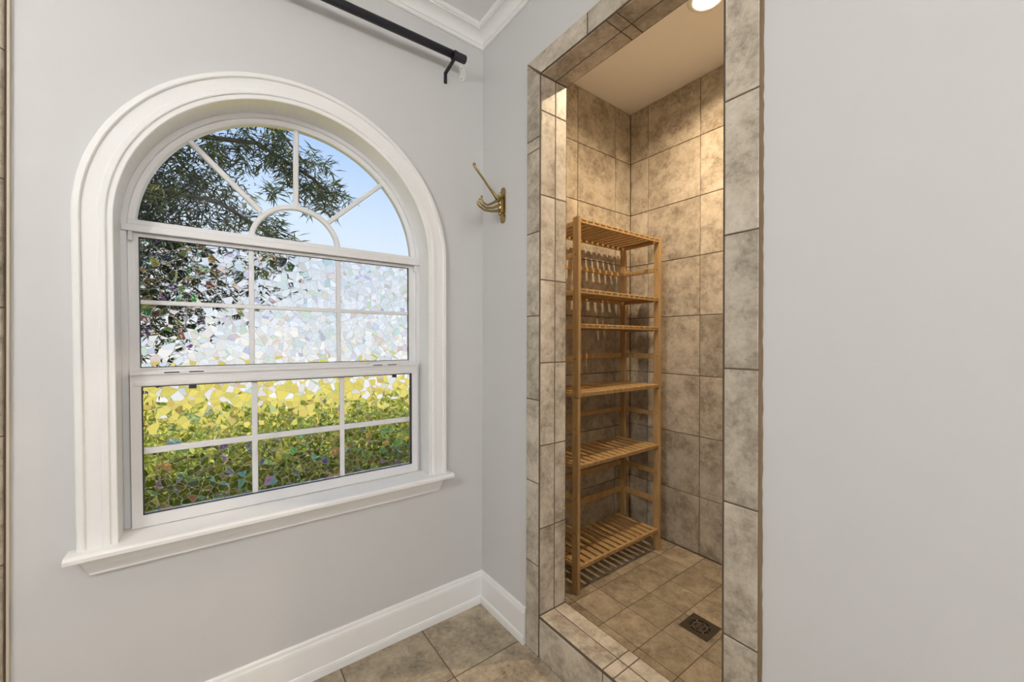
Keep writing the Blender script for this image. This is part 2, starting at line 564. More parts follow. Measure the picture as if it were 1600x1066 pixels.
# tiled strip on the window wall at the left edge of the view
strip = struct(box('trim_4', M['grout'], -1.80, -1.4635, -0.0035, -0.0004, 0, CEIL - 0.001))
for i in range(9):
    z0, z1 = 0.333 * i, min(0.333 * (i + 1), CEIL - 0.002)
    if z1 - z0 < 0.03: break
    tile(strip, '-Y', (-1.5445, -0.003, (z0 + z1) / 2), 0.157, z1 - z0, 0.010, bull='+x')
    tile(strip, '-Y', (-1.7115, -0.003, (z0 + z1) / 2), 0.177, z1 - z0, 0.010)
box('caulk_bead', M['beige'], -1.4632, -1.4575, -0.009, -0.0003, 0.0, CEIL - 0.002, 0.0015, strip)

# ------------------------------------------------------------------ shower shell
struct(box('ceiling_shower', M['ceiling'], WB, DX + 0.15, SR - 0.15, 0.17, SC, SC + 0.1))
wsl = struct(box('wall_shower_left', M['grout'], WB, DX + 0.15, -0.0145 + T - 0.0015, 0.17, 0, SC))
wsb = struct(box('wall_shower_back', M['grout'], DX + T - 0.0015, DX + 0.15, SR - 0.15, -0.0145 + T - 0.0015, 0, SC))
wsr = struct(box('wall_shower_right', M['grout'], WB, DX + T - 0.0015, SR - 0.15, SR - T + 0.0015, 0, SC))
zj = [SF, 0.385, 0.7195, 1.0565, 1.3937, 1.7260, 2.0569, 2.3904, SC]
xj = [WT, 0.302, 0.636, 0.970, DX]
yj = [-0.015, -0.144, -0.476, -0.810, -1.144, SR]
for z0, z1 in zip(zj, zj[1:]):
    for a, b in zip(xj, xj[1:]):
        tile(wsl, '-Y', ((a + b) / 2, -0.015 + T, (z0 + z1) / 2), b - a, z1 - z0, T)
        tile(wsr, '+Y', ((a + b) / 2, SR - T, (z0 + z1) / 2), b - a, z1 - z0, T)
    for a, b in zip(yj, yj[1:]):
        tile(wsb, '-X', (DX + T, (a + b) / 2, (z0 + z1) / 2), a - b, z1 - z0, T)
fs = struct(box('floor_shower', M['grout'], WB, DX + T, SR - T, -0.015 + T, -0.05, SF - 0.0014))
fx = [WT, 0.278, 0.438, 0.606, 0.774, 0.944, 1.112]
fy = [-0.015, -0.179, -0.346, -0.513, -0.684, -0.848, -1.015, -1.182, SR]
for a, b in zip(fx, fx[1:]):
    for c, d in zip(fy, fy[1:]):
        tile(fs, '+Z', ((a + b) / 2, (c + d) / 2, SF - T), b - a, c - d, T, mat=M['floor_tile'], g=0.0028)

# ------------------------------------------------------------------ tiled surround of the shower opening
BW = 0.083                            # band width on the room face
BL, BR_, BT = -0.347, -1.2165, 2.381  # outer edges
surround = bmesh.new()
add_box(surround, -0.0065, 0.001, OPL + 0.002, BL - 0.001, 0.0, BT - 0.001)
add_box(surround, -0.0065, 0.001, BR_ + 0.001, OPR - 0.002, 0.0, BT - 0.001)
add_box(surround, -0.0065, 0.001, OPR - 0.002, OPL + 0.002, HEAD + 0.002, BT - 0.001)
add_box(surround, -0.0062, WT - 0.003, OPL + 0.0012, OPL + 0.0105, 0.0, HEAD + 0.010)
add_box(surround, -0.0062, WT - 0.003, OPR - 0.0105, OPR - 0.0012, 0.0, HEAD + 0.010)
add_box(surround, -0.0062, WT - 0.003, OPR - 0.0012, OPL + 0.0012, HEAD + 0.0014, HEAD + 0.011)
trim_1 = struct(bobj('trim_1', surround, M['grout']))
def band(y_in, y_out, joints, mitre_first):
    # column of tiles on the room face between y_in and y_out, topmost cut on the mitre
    zs = joints
    for i, (z0, z1) in enumerate(zip(zs, zs[1:])):
        yc = (y_in + y_out) / 2
        if i == len(zs) - 2:
            w = abs(y_in - y_out)
            ya, yb = max(y_in, y_out), min(y_in, y_out)      # local x = -Y
            hi_left = (ya == y_out)
            pts = [(0, z0), (w, z0), (w, HEAD if hi_left else BT), (0, BT if hi_left else HEAD)]
            tile_poly(trim_1, '-X', (0.0, ya, 0.0), pts)
        else:
            tile(trim_1, '-X', (0.0, yc, (z0 + z1) / 2), abs(y_in - y_out), z1 - z0, T)
band(OPL + 0.004, BL, [0.0, 0.358, 0.684, 1.014, 1.349, 1.682, 2.010, 2.057, 2.381], True)
band(OPR - 0.004, BR_, [0.0, 0.183, 0.517, 0.849, 1.182, 1.515, 1.849, 2.183, 2.381], True)
hj = [BL, -0.675, -1.009, BR_]
for i, (a, b) in enumerate(zip(hj, hj[1:])):
    w = a - b
    lo0 = (a - OPL) if i == 0 else 0.0
    lo1 = w - (OPR - b) if i == 2 else w
    tile_poly(trim_1, '-X', (0.0, a, 0.0), [(lo0, HEAD + 0.004), (lo1, HEAD + 0.004), (w, BT), (0, BT)])
# jambs, two strips deep
XS = 0.074
jz = [CURB, 0.507, 0.834, 1.162, 1.491, 1.826, 2.159, HEAD]
for z0, z1 in zip(jz, jz[1:]):
    tile(trim_1, '-Y', ((-T + XS) / 2, OPL + T, (z0 + z1) / 2), XS + T, z1 - z0, T, bull='-x')
    tile(trim_1, '-Y', ((WT + XS) / 2, OPL + T, (z0 + z1) / 2), WT - XS, z1 - z0, T, bull='+x')
    tile(trim_1, '+Y', ((-T + XS) / 2, OPR - T, (z0 + z1) / 2), XS + T, z1 - z0, T, bull='+x')
    tile(trim_1, '+Y', ((WT + XS) / 2, OPR - T, (z0 + z1) / 2), WT - XS, z1 - z0, T, bull='-x')
# header underside
hy = [OPL, -0.754, -0.796, OPR]
for a, b in zip(hy, hy[1:]):
    tile(trim_1, '-Z', ((-T + XS) / 2, (a + b) / 2, HEAD + T), XS + T, a - b, T, bull='-x')
    tile(trim_1, '-Z', ((WT + XS) / 2, (a + b) / 2, HEAD + T), WT - XS, a - b, T, bull='+x')
# rough brown edge of the tile where it meets the painted wall
bm = bmesh.new()
rr = random.Random(3)
prev = None
for i in range(0, 121):
    z = BT * i / 120
    yo = BR_ - 0.0035 - rr.random() * 0.0022
    cur = [bm.verts.new((-0.0065, BR_ + 0.002, z)), bm.verts.new((-0.0055 - rr.random() * 0.001, yo, z)), bm.verts.new((0.0, yo - 0.001, z))]
    if prev:
        bm.faces.new((prev[0], prev[1], cur[1], cur[0])); bm.faces.new((prev[1], prev[2], cur[2], cur[1]))
    prev = cur
bobj('tile_edge', bm, M['caulk'], trim_1)
# curb
curb = struct(box('shower_curb', M['grout'], -0.0062, WT - 0.003, OPR - 0.0, OPL + 0.0, 0.0, CURB - 0.0014))
cy = [OPL, -0.747, -0.791, OPR]
for a, b in zip(cy, cy[1:]):
    tile(curb, '+Z', ((-T + XS) / 2, (a + b) / 2, CURB - T), XS + T, a - b, T, bull='-x')
    tile(curb, '+Z', ((WT + XS) / 2, (a + b) / 2, CURB - T), WT - XS, a - b, T, bull='+x')
    tile(curb, '+X', (WT - T, (a + b) / 2, (SF + CURB - T) / 2), a - b, CURB - T - SF, T)
fj = [OPL, -0.749, -1.083, OPR]
for a, b in zip(fj, fj[1:]):
    tile(curb, '-X', (0.0, (a + b) / 2, (CURB - T) / 2), a - b, CURB - T, T)

# ------------------------------------------------------------------ baseboards and crown
def sweep(name, prof, path, mat, smooth=False, parent=None):
    """path: list of functions d -> (x, y); prof: list of (d, z) closed by the wall"""
    bm = bmesh.new()
    rings = [[bm.verts.new((*f(d), z)) for d, z in prof] for f in path]
    n = len(prof)
    for a, b in zip(rings, rings[1:]):
        for i in range(n):
            bm.faces.new((a[i], a[(i + 1) % n], b[(i + 1) % n], b[i]))
    bm.faces.new(rings[0][::-1]); bm.faces.new(rings[-1])
    return bobj(name, bm, mat, parent, smooth)
base_prof = [(0.0, 0.0), (0.0, 0.148), (0.005, 0.148), (0.0075, 0.143), (0.0085, 0.134), (0.0115, 0.127), (0.0125, 0.118), (0.0125, 0.036), (0.0155, 0.033), (0.0175, 0.024), (0.018, 0.012), (0.018, 0.0)]
struct(sweep('baseboard_front', base_prof, [lambda d: (-1.456, -d), lambda d: (-d, -d)], M['trim']))
struct(sweep('baseboard_right', base_prof, [lambda d: (-d, -d), lambda d: (-d, BL + 0.006)], M['trim']))
struct(sweep('baseboard_side', base_prof, [lambda d: (-d, BR_ - 0.007), lambda d: (-d, ROOM_Y0)], M['trim']))
cp = [(0.0, 2.640), (0.007, 2.640), (0.010, 2.644), (0.010, 2.655), (0.0135, 2.657), (0.0135, 2.661)]
for i in range(1, 9):
    a = math.radians(90 * i / 9)
    cp.append((0.0135 + 0.034 * (1 - math.cos(a)), 2.661 + 0.036 * math.sin(a)))
cp += [(0.0475, 2.697), (0.0475, 2.703), (0.053, 2.704), (0.058, 2.710), (0.058, CEIL - 0.0005), (0.0, CEIL - 0.0005)]
struct(sweep('trim_2', cp, [lambda d: (-1.456, -d), lambda d: (-d, -d)], M['trim']))
struct(sweep('trim_3', cp, [lambda d: (-d, -d), lambda d: (-d, ROOM_Y0)], M['trim']))

# ------------------------------------------------------------------ window
def warp(x, z):
    if z >= WZ: return x
    s = (-0.204 - x) / 1.144
    return x + (0.004 + 0.008 * s) * (WZ - z) / 0.935

def arch_path(z_bottom, n=48):
    """stations around the window: (centre-line direction normal, base point function r -> (x, z))"""
    st = []
    for z in (z_bottom, (z_bottom + WZ) / 2):
        st.append(lambda r, z=z: (warp(WX - r, z), z))
    for i in range(n + 1):
        a = math.pi - math.pi * i / n
        st.append(lambda r, a=a: (WX + r * math.cos(a), WZ + r * math.sin(a)))
    for z in ((z_bottom + WZ) / 2, z_bottom):
        st.append(lambda r, z=z: (warp(WX + r, z), z))
    return st

def arch_sweep(name, prof, z_bottom, mat, parent, n=48, closed=True):
    bm = bmesh.new()
    rings = []
    for f in arch_path(z_bottom, n):
        rings.append([bm.verts.new((f(r)[0], y, f(r)[1])) for r, y in prof])
    k = len(prof)
    for a, b in zip(rings, rings[1:]):
        for i in range(k if closed else k - 1):
            bm.faces.new((a[i], a[(i + 1) % k], b[(i + 1) % k], b[i]))
    if closed:
        bm.faces.new(rings[0][::-1]); bm.faces.new(rings[-1])
    return bobj(name, bm, mat, parent)

def wbox(name, mat, x0, x1, y0, y1, z0, z1, parent, bevel=0.0):
    """a bar of the window, following its slightly out-of-square opening"""
    o = box(name, mat, x0, x1, y0, y1, z0, z1, bevel, parent)
    for v in o.data.vertices:
        v.co.x = warp(v.co.x, v.co.z)
    return o

window = empty('window_1', (WX, 0.0, 0.66))
struct(window)
STOOL = 0.662
casing_prof = [(0.489, -0.002), (0.489, -0.0135), (0.491, -0.0155), (0.504, -0.0155), (0.5045, -0.019), (0.507, -0.0205), (0.5195, -0.0205), (0.521, -0.018),
               (0.553, -0.0185), (0.5545, -0.023), (0.557, -0.025), (0.568, -0.024), (0.572, -0.020), (0.572, 0.001), (0.53, -0.0005)]
arch_sweep('casing', casing_prof, STOOL, M['trim'], window, 64)
arch_sweep('reveal', [(0.4895, -0.013), (0.4895, 0.125), (0.51, 0.125), (0.51, -0.013)], STOOL - 0.015, M['trim'], window, 64)
# stool with horns, notched between the reveals
bm = bmesh.new()
nose = [(-0.013, STOOL), (-0.050, STOOL), (-0.056, STOOL - 0.002), (-0.060, STOOL - 0.007), (-0.060, STOOL - 0.017), (-0.013, STOOL - 0.017)]
for xa, xb in ((-1.355, -0.182),):
    A = [bm.verts.new((xa, y, z)) for y, z in nose]; B = [bm.verts.new((xb, y, z)) for y, z in nose]
    for i in range(len(nose)):
        j = (i + 1) % len(nose)
        bm.faces.new((A[i], A[j], B[j], B[i]))
    bm.faces.new(A[::-1]); bm.faces.new(B)
add_box(bm, -1.355, -0.182, -0.0135, -0.0005, STOOL - 0.017, STOOL)
add_box(bm, WX - 0.482, WX + 0.4945, -0.0006, 0.13, STOOL - 0.017, STOOL)
bobj('stool', bm, M['trim'], window)
bm = bmesh.new()
ap = [(-0.0005, 0.645), (-0.032, 0.645), (-0.031, 0.637), (-0.026, 0.632), (-0.021, 0.612), (-0.013, 0.592), (-0.013, 0.586), (-0.0005, 0.586)]
def apx(z, s):
    t = (0.645 - z) / 0.059
    return (-1.334 + 0.023 * t) if s < 0 else (-0.215 - 0.018 * t)
A = [bm.verts.new((apx(z, -1), y, z)) for y, z in ap]; B = [bm.verts.new((apx(z, 1), y, z)) for y, z in ap]
for i in range(len(ap)):
    j = (i + 1) % len(ap)
    bm.faces.new((A[i], A[j], B[j], B[i]))
bm.faces.new(A[::-1]); bm.faces.new(B)
bobj('apron', bm, M['trim'], window)
# vinyl frame
fan = arch_sweep('frame', [(0.4893, 0.086), (0.476, 0.086), (0.474, 0.088), (0.474, 0.097), (0.466, 0.0985), (0.458, 0.099), (0.4555, 0.101), (0.4555, 0.124), (0.4893, 0.124)], STOOL + 0.0005, M['vinyl'], window, 64)
wbox('transom', M['vinyl'], -1.2625, -0.2885, 0.078, 0.126, 1.588, 1.610, window, 0.002)
wbox('transom_bead', M['vinyl'], -1.2500, -0.3010, 0.086, 0.126, 1.610, 1.627, window, 0.003)
wbox('jamb_clip', M['vinyl'], -1.248, -1.238, 0.082, 0.092, 1.560, 1.5885, window, 0.001)
wbox('jamb_clip', M['vinyl'], -0.311, -0.301, 0.082, 0.092, 1.560, 1.5885, window, 0.001)

def ring_box(bm, xa, xb, za, zb, y0, y1, wl, wr_, wb_, wt_):
    """rectangular frame with the four member widths"""
    o = [(xa, za), (xb, za), (xb, zb), (xa, zb)]
    i = [(xa + wl, za + wb_), (xb - wr_, za + wb_), (xb - wr_, zb - wt_), (xa + wl, zb - wt_)]
    V = {}
    for nm, pts in (('o', o), ('i', i)):
        for y in (y0, y1):
            V[nm, y] = [bm.verts.new((warp(x, z), y, z)) for x, z in pts]
    for k in range(4):
        j = (k + 1) % 4
        bm.faces.new((V['o', y0][k], V['o', y0][j], V['i', y0][j], V['i', y0][k]))
        bm.faces.new((V['o', y1][k], V['i', y1][k], V['i', y1][j], V['o', y1][j]))
        bm.faces.new((V['o', y0][k], V['o', y1][k], V['o', y1][j], V['o', y0][j]))
        bm.faces.new((V['i', y0][k], V['i', y0][j], V['i', y1][j], V['i', y1][k]))

def make_sash(name, xa, xb, za, zb, gx0, gx1, gz0, gz1, y0, y1, yg, hm, hw, vms, vw):
    bm = bmesh.new()
    ring_box(bm, xa, xb, za, zb, y0, y1, gx0 - xa, xb - gx1, gz0 - za, zb - gz1)
    s = bobj(name, bm, M['vinyl'], window)
    bm = bmesh.new()
    ring_box(bm, gx0 - 0.0005, gx1 + 0.0005, gz0 - 0.0005, gz1 + 0.0005, y0 + 0.004, y0 + 0.0065, *((0.003, 0.003, 0.003, 0.003) if 'upper' in name else (0.004, 0.010, 0.004, 0.004)))
    bobj('gasket', bm, M['gasket'], s)
    # muntins
    wbox('muntin', M['vinyl'], gx0, gx1, yg - 0.006, yg + 0.006, hm - hw / 2, hm + hw / 2, s, 0.002)
    for vm in vms:
        wbox('muntin', M['vinyl'], vm - vw / 2, vm + vw / 2, yg - 0.0055, yg + 0.0055, gz0, hm - hw / 2 + 0.001, s, 0.002)
        wbox('muntin', M['vinyl'], vm - vw / 2, vm + vw / 2, yg - 0.0055, yg + 0.0055, hm + hw / 2 - 0.001, gz1, s, 0.002)
    ex = [gx0 - 0.004] + sorted(vms) + [gx1 + 0.004]
    ez = [gz0 - 0.004, hm, gz1 + 0.004]
    for i in range(3):
        for j in range(2):
            p = wbox('pane', M['film'], ex[i], ex[i + 1], yg - 0.0018, yg + 0.0018, ez[j], ez[j + 1], s)
    return s
up = make_sash('upper_sash', -1.247, -0.305, 1.140, 1.587, -1.226, -0.331, 1.160, 1.576, 0.099, 0.122, 0.112, 1.370, 0.014, (-0.926, -0.628), 0.0165)
lo = make_sash('lower_sash', -1.2455, -0.3065, 0.664, 1.150, -1.220, -0.332, 0.701, 1.104, 0.063, 0.096, 0.080, 0.899, 0.020, (-0.922, -0.6245), 0.0178)
# meeting rail profile and latches on the lower sash
wbox('rail_bead', M['vinyl'], -1.2455, -0.3065, 0.058, 0.0640, 1.139, 1.151, lo, 0.0015)
wbox('rail_bead', M['vinyl'], -1.236, -0.316, 0.0608, 0.0640, 1.106, 1.119, lo, 0.0012)
for cx in (-1.115, -0.455):
    l1 = wbox('sash_latch', M['vinyl'], cx - 0.065, cx + 0.065, 0.062, 0.090, 1.1500, 1.1545, lo, 0.001)
    wbox('latch_slot', M['gasket'], cx - 0.050, cx - 0.012, 0.0575, 0.0585, 1.1435, 1.1470, l1)
    wbox('latch_slot', M['gasket'], cx + 0.012, cx + 0.050, 0.0575, 0.0585, 1.1435, 1.1470, l1)

for cx, cw in ((-1.095, 0.010), (-0.409, 0.0085)):
    wbox('vent_stop', M['gasket'], cx - cw, cx + cw, 0.068, 0.077, 1.089, 1.1035, lo, 0.001)

# fanlight: hub arc, spokes and clear panes
YG = 0.112
HC = (-0.7775, 1.6095)
bm = bmesh.new()
pr = None
for i in range(33):
    a = math.pi - math.pi * i / 32
    cur = [bm.verts.new((HC[0] + r * math.cos(a), y, HC[1] + r * math.sin(a))) for r, y in ((0.140, YG - 0.006), (0.144, YG - 0.009), (0.154, YG - 0.009), (0.158, YG - 0.006), (0.158, YG + 0.006), (0.140, YG + 0.006))]
    if pr:
        for j in range(6):
            bm.faces.new((pr[j], pr[(j + 1) % 6], cur[(j + 1) % 6], cur[j]))
    pr = cur
bobj('hub_arc', bm, M['vinyl'], fan)
angs = {}
for a0, b0 in (((-0.896, 1.722), (-1.098, 1.918)), ((-0.782, 1.764), (-0.782, 2.058)), ((-0.668, 1.722), (-0.456, 1.922))):
    d = Vector((b0[0] - a0[0], b0[1] - a0[1])); L = d.length + 0.006; d.normalize(); nx = Vector((-d.y, d.x))
    bm = bmesh.new()
    sec = [(-0.009, YG - 0.005), (-0.006, YG - 0.0085), (0.006, YG - 0.0085), (0.009, YG - 0.005), (0.009, YG + 0.005), (-0.009, YG + 0.005)]
    rings = [[bm.verts.new((a0[0] + d.x * s + nx.x * q, y, a0[1] + d.y * s + nx.y * q)) for q, y in sec] for s in (0, L)]
    for j in range(6):
        bm.faces.new((rings[0][j], rings[0][(j + 1) % 6], rings[1][(j + 1) % 6], rings[1][j]))
    bm.faces.new(rings[0][::-1]); bm.faces.new(rings[1])
    bobj('spoke', bm, M['vinyl'], fan)
def pane_poly(pts):
    bm = bmesh.new()
    add_prism(bm, pts, 0.003, ((0, YG - 0.0015, 0), (1, 0, 0), (0, 0, 1), (0, 1, 0)))
    return bobj('pane', bm, M['glass'], fan)
def apt(r, a): return (WX + r * math.cos(a), WZ + r * math.sin(a))
def hpt(a): return (HC[0] + 0.149 * math.cos(a), HC[1] + 0.149 * math.sin(a))
rad = math.radians
RG = 0.459
zl = math.asin((1.620 - WZ) / RG)
zh = math.asin((1.620 - HC[1]) / 0.149)
for ha, hb, aa, ab in ((math.pi - zh, rad(135), math.pi - zl, rad(135.4)), (rad(135), rad(91.5), rad(135.4), rad(90.7)), (rad(91.5), rad(44.5), rad(90.7), rad(45.1)), (rad(44.5), zh, rad(45.1), zl)):
    n = 14
    pts = [apt(RG, aa + (ab - aa) * i / n) for i in range(n + 1)] + [hpt(hb + (ha - hb) * i / 8) for i in range(9)]
    pane_poly(pts)
pane_poly([hpt(math.pi - zh + (zh - (math.pi - zh)) * i / 16) for i in range(17)])

# ------------------------------------------------------------------ curtain rod
rod = empty('curtain_rod', (-0.776, -0.085, 2.47))
tag(rod, 'black metal curtain rod on angled brackets above the arched window', 'curtain rod')
def rodp(x): return Vector((x, -0.085, 2.4885 + 0.031 * (x + 0.148)))
bm = bmesh.new(); add_tube(bm, [rodp(-1.40), rodp(-0.205)], 0.0162, 18)
bobj('tube', bm, M['black'], rod, True)
bm = bmesh.new(); add_tube(bm, [rodp(-0.206), rodp(-0.1995), rodp(-0.199), rodp(-0.150), rodp(-0.148)], [0.0162, 0.0162, 0.0180, 0.0180, 0.0165], 18)
bobj('end_cap', bm, M['black'], rod)
bm = bmesh.new(); add_tube(bm, [rodp(-1.40), rodp(-1.401), rodp(-1.45), rodp(-1.452)], [0.0162, 0.0180, 0.0180, 0.0165], 18)
bobj('end_cap', bm, M['black'], rod)
for bx in (-0.203, -1.345):
    c = rodp(bx)
    bm = bmesh.new()
    pts = []
    for i in range(13):
        a = math.radians(-205 + 250 * i / 12)
        pts.append((math.cos(a), math.sin(a)))
    o_ = [(c.y + 0.0215 * x, c.z + 0.0215 * z) for x, z in pts]
    i_ = [(c.y + 0.0182 * x, c.z + 0.0182 * z) for x, z in pts]
    add_prism(bm, o_ + i_[::-1], 0.014, ((bx - 0.007, 0, 0), (0, 1, 0), (0, 0, 1), (1, 0, 0)))
    br = bobj('bracket', bm, M['black'], rod)
    bm = bmesh.new()
    arm = [(c.y + 0.002, c.z - 0.019), (-0.004, c.z - 0.036), (-0.004, c.z - 0.080)]
    t = 0.0035
    poly = [(arm[0][0] - 0.002, arm[0][1] + t), (arm[1][0] + t, arm[1][1] + t + 0.001), (arm[2][0] + t, arm[2][1]), (arm[2][0] - t, arm[2][1]), (arm[1][0] - t, arm[1][1] - t), (arm[0][0], arm[0][1] - t)]
    add_prism(bm, poly, 0.013, ((bx - 0.0065, 0, 0), (0, 1, 0), (0, 0, 1), (1, 0, 0)))
    bobj('bracket_arm', bm, M['black'], br)
plate = bmesh.new()
pp = [(-0.016, -0.030), (-0.006, -0.038), (0.008, -0.034), (0.020, -0.014), (0.022, 0.010), (0.014, 0.030), (-0.006, 0.036), (-0.016, 0.030), (-0.012, 0.006), (-0.012, -0.006)]
add_prism(plate, pp, 0.003, ((-0.117, -0.0035, 2.485), (1, 0, 0), (0, 0, 1), (0, 1, 0)))
pl = bobj('mounting_plate', plate, M['white_metal'])
tag(pl, 'small white metal mounting plate on the wall under the rod end', 'mounting plate')
for dz in (-0.026, 0.022):
    bm = bmesh.new(); add_lathe(bm, [(0.0001, -0.0052), (0.003, -0.0048), (0.0035, -0.003)], (-0.121, 0.0, 2.485 + dz), 'y', 10)
    bobj('screw', bm, M['steel'], pl)

# ------------------------------------------------------------------ brass swivel hook
HY = -0.172
hook = empty('swivel_coat_hook', (0.0, HY, 1.775))
tag(hook, 'antique brass swivel coat hook with one long arm beside the shower opening', 'coat hook')
bm = bmesh.new()
pp = [(-0.014, 1.779), (-0.007, 1.774), (0.007, 1.774), (0.014, 1.779), (0.019, 1.800), (0.015, 1.812), (0.018, 1.820), (0.018, 1.888), (0.015, 1.896), (0.019, 1.906), (0.014, 1.924), (0.007, 1.931), (-0.007, 1.931), (-0.014, 1.924), (-0.019, 1.906), (-0.015, 1.896), (-0.018, 1.888), (-0.018, 1.820), (-0.015, 1.812), (-0.019, 1.800)]
add_prism(bm, [(-x, z) for x, z in pp][::-1], 0.005, ((-0.0055, HY, 0), (0, 1, 0), (0, 0, 1), (1, 0, 0)))
bobj('back_plate', bm, M['brass'], hook)
for z in (1.888, 1.822):
    bm = bmesh.new(); add_box(bm, -0.022, -0.003, HY - 0.009, HY + 0.009, z - 0.004, z + 0.004, 0.0015)
    bobj('lug', bm, M['brass'], hook)
bm = bmesh.new()
add_lathe(bm, [(0.0008, -0.052), (0.006, -0.049), (0.008, -0.043), (0.006, -0.037), (0.0045, -0.034), (0.007, -0.030), (0.0078, -0.028), (0.0078, 0.028), (0.007, 0.030), (0.0045, 0.034), (0.006, 0.037), (0.008, 0.043), (0.006, 0.049), (0.0008, 0.052)], (-0.019, HY, 1.855), 'z', 18)
bobj('pivot', bm, M['brass'], hook, True)
def arm(pts, rads, name):
    bm = bmesh.new(); add_tube(bm, pts, rads, 10)
    c = Vector(pts[-1])
    bmesh.ops.create_icosphere(bm, subdivisions=2, radius=rads[-1] * 1.35, matrix=Matrix.Translation(c))
    bobj(name, bm, M['brass'], hook, True)
arm([(-0.022, HY, 1.872), (-0.036, HY, 1.878), (-0.046, HY, 1.887), (-0.075, HY, 1.914), (-0.110, HY, 1.948), (-0.140, HY, 1.977), (-0.151, HY, 1.989), (-0.153, HY, 1.996)], [0.0105, 0.010, 0.0075, 0.0058, 0.0050, 0.0048, 0.0052, 0.0055], 'long_arm')
for q, dy in (([(-0.022, 1.872), (-0.040, 1.864), (-0.061, 1.850), (-0.084, 1.839), (-0.103, 1.847), (-0.112, 1.862), (-0.110, 1.872)], 0.004),
              ([(-0.020, 1.850), (-0.036, 1.843), (-0.058, 1.831), (-0.091, 1.824), (-0.116, 1.834), (-0.128, 1.846), (-0.126, 1.854)], 0.0),
              ([(-0.020, 1.829), (-0.038, 1.822), (-0.064, 1.814), (-0.101, 1.811), (-0.127, 1.820), (-0.140, 1.830), (-0.138, 1.838)], -0.004)):
    arm([(x, HY + dy * i / 3, z) for i, (x, z) in enumerate(q)], [0.0085, 0.0065, 0.0055, 0.005, 0.0045, 0.0042, 0.0042], 'hook_arm')

# ------------------------------------------------------------------ bamboo shelf
rack = empty('bamboo_shelf', (0.655, -0.19, SF))
tag(rack, 'tall bamboo shelf unit with slatted tiers standing in the shower', 'shelf unit')
LX0, LX1 = 0.318, 0.988
LT, LD = 0.0185, 0.038
FY, BY = -0.325, -0.052
def rbox(name, x0, x1, y0, y1, z0, z1, parent=rack, bev=0.002):
    return box(name, M['bamboo'], x0, x1, y0, y1, z0, z1, bev, parent, 1)
SEAM = 0.982
for x in (LX0, LX1 - LT):
    for y in (FY, BY - LD):
        leg = rbox('leg', x, x + LT, y, y + LD, SF, SEAM - 0.0008)
        rbox('leg_extension', x, x + LT, y, y + LD, SEAM + 0.0008, 1.832, leg)
levels = [1.824, 1.494, 1.330, 1.007, 0.668, 0.195]
IX0, IX1 = LX0 + LT, LX1 - LT
for zt in levels:
    sh = rbox('tier', IX0, IX1, FY + 0.004, FY + 0.017, zt - 0.021, zt - 0.001)       # front rail
    rbox('rail', IX0, IX1, BY - 0.017, BY - 0.004, zt - 0.021, zt - 0.007, sh)
    for x in (IX0, IX1 - 0.012):
        rbox('side_rail', x, x + 0.012, FY + LD, BY - LD, zt - 0.026, zt - 0.007, sh)
    n = 14
    pitch = (IX1 - IX0) / n
    for i in range(n):
        xc = IX0 + pitch * (i + 0.5)
        y0, y1 = FY + 0.001, BY - 0.001
        # slat with a tongue ending on the front rail
        rbox('slat', xc - 0.0152, xc + 0.0152, y0, y1, zt - 0.0075, zt, sh, 0.0012)
for z0, z1 in ((1.641, 1.666), (1.149, 1.178), (0.825, 0.850), (0.493, 0.522), (0.330, 0.363)):
    g = rbox('back_rail', IX0, IX1, BY - 0.018, BY - 0.006, z0, z1)
    for x in (LX0 + 0.003, LX1 - LT + 0.003):
        rbox('end_rail', x, x + 0.012, FY + LD, BY - LD, z0, z1, g)
    for x in (LX0 - 0.0006, LX1 - LT - 0.0006):
        for y in (FY + LD / 2, BY - LD / 2):
            bm = bmesh.new(); add_lathe(bm, [(0.0032, 0.0), (0.0032, 0.001)], (x, y, (z0 + z1) / 2), 'x', 10)
            bobj('bolt', bm, M['bolt'], g)

# ------------------------------------------------------------------ drain
drain = empty('shower_drain', (0.578, -0.7685, SF))
tag(drain, 'square dark bronze drain cover set in the shower floor', 'drain')
dcx, dcy, hs, hr = 0.578, -0.7685, 0.060, 0.041
bm = bmesh.new()
N = 32
inn, out, inn2 = [], [], []
for i in range(N):
    a = 2 * math.pi * i / N
    c, s = math.cos(a), math.sin(a)
    k = hs / max(abs(c), abs(s))
    inn.append(bm.verts.new((dcx + hr * c, dcy + hr * s, SF + 0.0025)))
    inn2.append(bm.verts.new((dcx + hr * c, dcy + hr * s, SF + 0.0004)))
    out.append(bm.verts.new((dcx + k * c, dcy + k * s, SF + 0.0022)))
outl = [bm.verts.new((v.co.x, v.co.y, SF + 0.0001)) for v in out]
for i in range(N):
    j = (i + 1) % N
    bm.faces.new((inn[i], out[i], out[j], inn[j])); bm.faces.new((inn2[i], inn[i], inn[j], inn2[j])); bm.faces.new((out[i], outl[i], outl[j], out[j]))
bobj('cover', bm, M['bronze'], drain)
bm = bmesh.new(); add_lathe(bm, [(0.0405, 0.0), (0.0405, 0.0006)], (dcx, dcy, SF + 0.0002), 'z', 32)
bobj('hole_shade_disc', bm, M['hole'], drain)  # flat disc; the shade inside the drain is put into its near-black colour
for rr_ in (0.013, 0.026):
    bm = bmesh.new()
    add_lathe(bm, [(rr_ - 0.003, 0.0), (rr_ - 0.003, 0.0014), (rr_ + 0.003, 0.0014), (rr_ + 0.003, 0.0)], (dcx, dcy, SF + 0.0008), 'z', 28)
    bobj('grate_ring', bm, M['steel'], drain)
